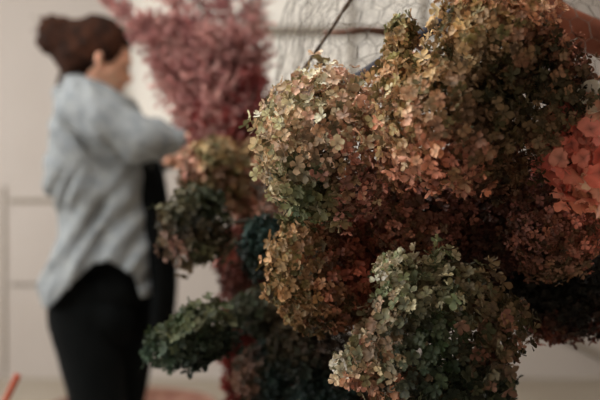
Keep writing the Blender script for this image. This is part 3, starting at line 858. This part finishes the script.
YB = 4.9
XL, XR, YF, ZC = -3.4, 3.4, -2.6, 3.2
M_WALL = pbr('wall_plaster', (194, 187, 182), .9, (187, 179, 173), 1.3, bump=.1, bscale=30)
M_WALLL = pbr('side_plaster', (198, 187, 174), .9, (190, 180, 168), 1.5)
M_TRIM = pbr('grey_trim', (150, 140, 126), .7, (138, 128, 115), 6)
M_FLOOR = pbr('floor_concrete', (172, 163, 150), .9, (164, 154, 140), 3, bump=.2)
M_CEIL = pbr('ceiling_paint', (205, 198, 186), .9)
def pane_material():
    m, nt, out = mat('frosted_pane')
    N = nt.nodes.new; L = nt.links.new
    t = N('ShaderNodeBsdfTranslucent'); t.inputs[0].default_value = (.85, .84, .82, 1)
    d = N('ShaderNodeBsdfPrincipled'); d.inputs['Base Color'].default_value = (*lin((226, 218, 206)), 1); d.inputs['Roughness'].default_value = .35
    s = N('ShaderNodeMixShader'); s.inputs[0].default_value = .45
    L(d.outputs[0], s.inputs[1]); L(t.outputs[0], s.inputs[2]); L(s.outputs[0], out.inputs[0])
    return m
M_PANE = pane_material()
k5 = YB / FPX
def xw(px): return (px - 300) * k5
def zw(py): return CAMZ - (py - 200) * k5
wx0, wx1, wz0, wz1 = xw(118), xw(452), zw(165), zw(-120)
def wall_with_hole(name, axis, pos, a0, a1, z0, z1, h, m, th=.12):
    """wall slab with one rectangular opening, as one mesh"""
    ha0, ha1, hz0, hz1 = h
    bm = bmesh.new()
    xs = [a0, ha0, ha1, a1]; zs = [z0, hz0, hz1, z1]
    def vtx(a, z, t):
        return (a, pos + t, z) if axis == 'y' else (pos + t, a, z)
    for t in (0, th):
        g = [[bm.verts.new(vtx(a, z, t)) for z in zs] for a in xs]
        for i in range(3):
            for j in range(3):
                if i == 1 and j == 1: continue
                bm.faces.new((g[i][j], g[i + 1][j], g[i + 1][j + 1], g[i][j + 1]))
        if t == 0: g0 = g
    for (i, j), (i2, j2) in (((1, 1), (2, 1)), ((2, 1), (2, 2)), ((2, 2), (1, 2)), ((1, 2), (1, 1)), ((0, 0), (3, 0)), ((3, 3), (0, 3))):
        try: bm.faces.new((g0[i][j], g0[i2][j2], g[i2][j2], g[i][j]))
        except Exception: pass
    bmesh.ops.recalc_face_normals(bm, faces=bm.faces)
    me = bpy.data.meshes.new(name); bm.to_mesh(me); bm.free(); me.materials.append(m)
    return link(name, me, None, 'structure')
wall_with_hole('wall_back', 'y', YB, XL, XR, 0, ZC, (wx0, wx1, wz0, min(wz1, ZC - .15)), M_WALL)
wz1 = min(wz1, ZC - .15)
wl = (-.9, 4.2, .7, 2.8)
wall_with_hole('wall_left', 'x', XL - .12, YF, YB, 0, ZC, wl, M_WALLL)
box('wall_right', XR, XR + .12, YF, YB, 0, ZC, M_WALLL, kind='structure')
box('wall_front', XL, XR, YF - .12, YF, 0, ZC, M_WALLL, kind='structure')
box('floor', XL - .12, XR + .12, YF - .12, YB + .12, -.1, 0, M_FLOOR, kind='structure')
box('ceiling', XL - .12, XR + .12, YF - .12, YB + .12, ZC, ZC + .1, M_CEIL, kind='structure')
# back window: frame, glazing bars, frosted panes
w1 = bpy.data.objects.new('window_1', None); COL.objects.link(w1); w1.location = ((wx0 + wx1) / 2, YB, wz0); w1['kind'] = 'structure'
fw = .035
for a, b, c, d in ((wx0, wx1, wz0, wz0 + fw), (wx0, wx1, wz1 - fw, wz1), (wx0, wx0 + fw, wz0 + fw, wz1 - fw), (wx1 - fw, wx1, wz0 + fw, wz1 - fw)):
    box('window_frame', a, b, YB - .01, YB + .07, c, d, M_WALL, .004, w1)
box('glazing_bar', wx0 + fw, wx1 - fw, YB - .03, YB + .03, zw(36), zw(27), M_TRIM, .004, w1)
for px in (176, 352, 424):
    box('glazing_bar', xw(px) - .016, xw(px) + .016, YB + .0, YB + .05, wz0 + fw, wz1 - fw, M_TRIM, .003, w1)
box('window_pane', wx0 + fw * .6, wx1 - fw * .6, YB + .055, YB + .061, wz0 + fw * .6, wz1 - fw * .6, M_PANE, 0, w1)
# left window (daylight)
w2 = bpy.data.objects.new('window_2', None); COL.objects.link(w2); w2.location = (XL - .06, (wl[0] + wl[1]) / 2, wl[2]); w2['kind'] = 'structure'
for a, b, c, d in ((wl[0], wl[1], wl[2], wl[2] + .05), (wl[0], wl[1], wl[3] - .05, wl[3]), (wl[0], wl[0] + .05, wl[2] + .05, wl[3] - .05), (wl[1] - .05, wl[1], wl[2] + .05, wl[3] - .05), (1.62, 1.68, wl[2] + .05, wl[3] - .05)):
    box('window_frame', XL - .09, XL - .03, a, b, c, d, M_WALL, .004, w2)
# low panel mouldings of the back wall
def trim(n, x0, x1, z0, z1, dep=.012):
    box('trim_%d' % n, x0, x1, YB - dep, YB, z0, z1, M_TRIM, .004, kind='structure')
trim(1, xw(10), xw(70), zw(203), zw(199), .012)
trim(2, xw(3), xw(6), 0.02, zw(186), .010)
trim(3, xw(10), xw(70), zw(286), zw(283.5), .008)
#trim(4, XL + .02, XR - .02, 0, .07, .015)
# sloping pipe low on the wall at the far right
q = smooth_pts([Vector((xw(548), YB - .03, zw(330))), Vector((xw(610), YB - .03, zw(361))), Vector((xw(700), YB - .03, zw(404)))], 6)
v, f = tube_arrays(q, .016, 10)
link('trim_4', mesh_np('trim_4', v, f, True, M_TRIM), None, 'structure')

# big low round basket behind the woman, only its rim shows
bas = thing('round_basket', P(140, 400, 3.3) * 1, 'low wide reddish woven basket on the floor behind the legs of the woman', 'basket')
bas.location = (P(132, 400, 3.3).x, 3.3, 0)
M_BASK = pbr('red_wicker', (160, 120, 102), .8, (132, 88, 74), 30, bump=.6, bscale=90)
def lathe(prof_, n=64, wob=.0):
    V, F = [], []
    for r, z in prof_:
        for i in range(n):
            a = 2 * math.pi * i / n
            rr = r + wob * math.sin(a * n / 2)
            V.append((rr * math.cos(a), rr * math.sin(a), z))
    for j in range(len(prof_) - 1):
        for i in range(n):
            F.append((j * n + i, j * n + (i + 1) % n, (j + 1) * n + (i + 1) % n, (j + 1) * n + i))
    return V, F
rB = .34; hB = .22
v, f = lathe([(.0001, .004), (rB * .85, .0), (rB * .92, .05), (rB, hB * .6), (rB * .99, hB), (rB * .95, hB), (rB * .94, hB * .6), (rB * .85, .06), (.0001, .03)], 72, .004)
link('basket_body', mesh_np('basket_body', v, f, True, M_BASK), bas)
tv = [Vector((math.cos(a) * rB * .98, math.sin(a) * rB * .98, hB)) for a in [2 * math.pi * i / 60 for i in range(61)]]
v, f = tube_arrays(tv, .014, 8)
link('basket_rim', mesh_np('basket_rim', v, f, True, M_BASK), bas)

# ================================================================== light, world, camera
def area(name, loc, target, sx, sy, power, col):
    l = bpy.data.lights.new(name, 'AREA'); l.shape = 'RECTANGLE'; l.size = sx; l.size_y = sy; l.energy = power; l.color = col
    o = bpy.data.objects.new(name, l); COL.objects.link(o); o.location = loc
    o.rotation_euler = (Vector(target) - Vector(loc)).to_track_quat('-Z', 'Y').to_euler()
    return o
area('window_daylight', (XL + .02, 1.65, 1.8), (3, 1.65, 1.3), 4.8, 2.0, 90, (1.0, .965, .92))
area('skylight_glow', (-.55, 1.5, ZC - .02), (-.2, 1.6, 0), 1.3, .9, 78, (1.0, .97, .93))

w = bpy.data.worlds.new('daylight'); SC.world = w; w.use_nodes = True
bg = w.node_tree.nodes['Background']; bg.inputs[0].default_value = (1, .985, .96, 1); bg.inputs[1].default_value = 2.6

cam = bpy.data.cameras.new('camera'); co = bpy.data.objects.new('camera', cam); COL.objects.link(co)
co.location = (0, 0, CAMZ); co.rotation_euler = (math.pi / 2, 0, 0)
cam.lens = 50; cam.sensor_width = 36; cam.clip_start = .05
cam.dof.use_dof = True; cam.dof.focus_distance = .945; cam.dof.aperture_fstop = 3.0
SC.camera = co
SC.view_settings.view_transform = 'Standard'; SC.view_settings.look = 'None'
SC.view_settings.exposure = -0.12; SC.view_settings.gamma = 1.0
SC.view_settings.use_curve_mapping = False
SC.cycles.use_denoising = True
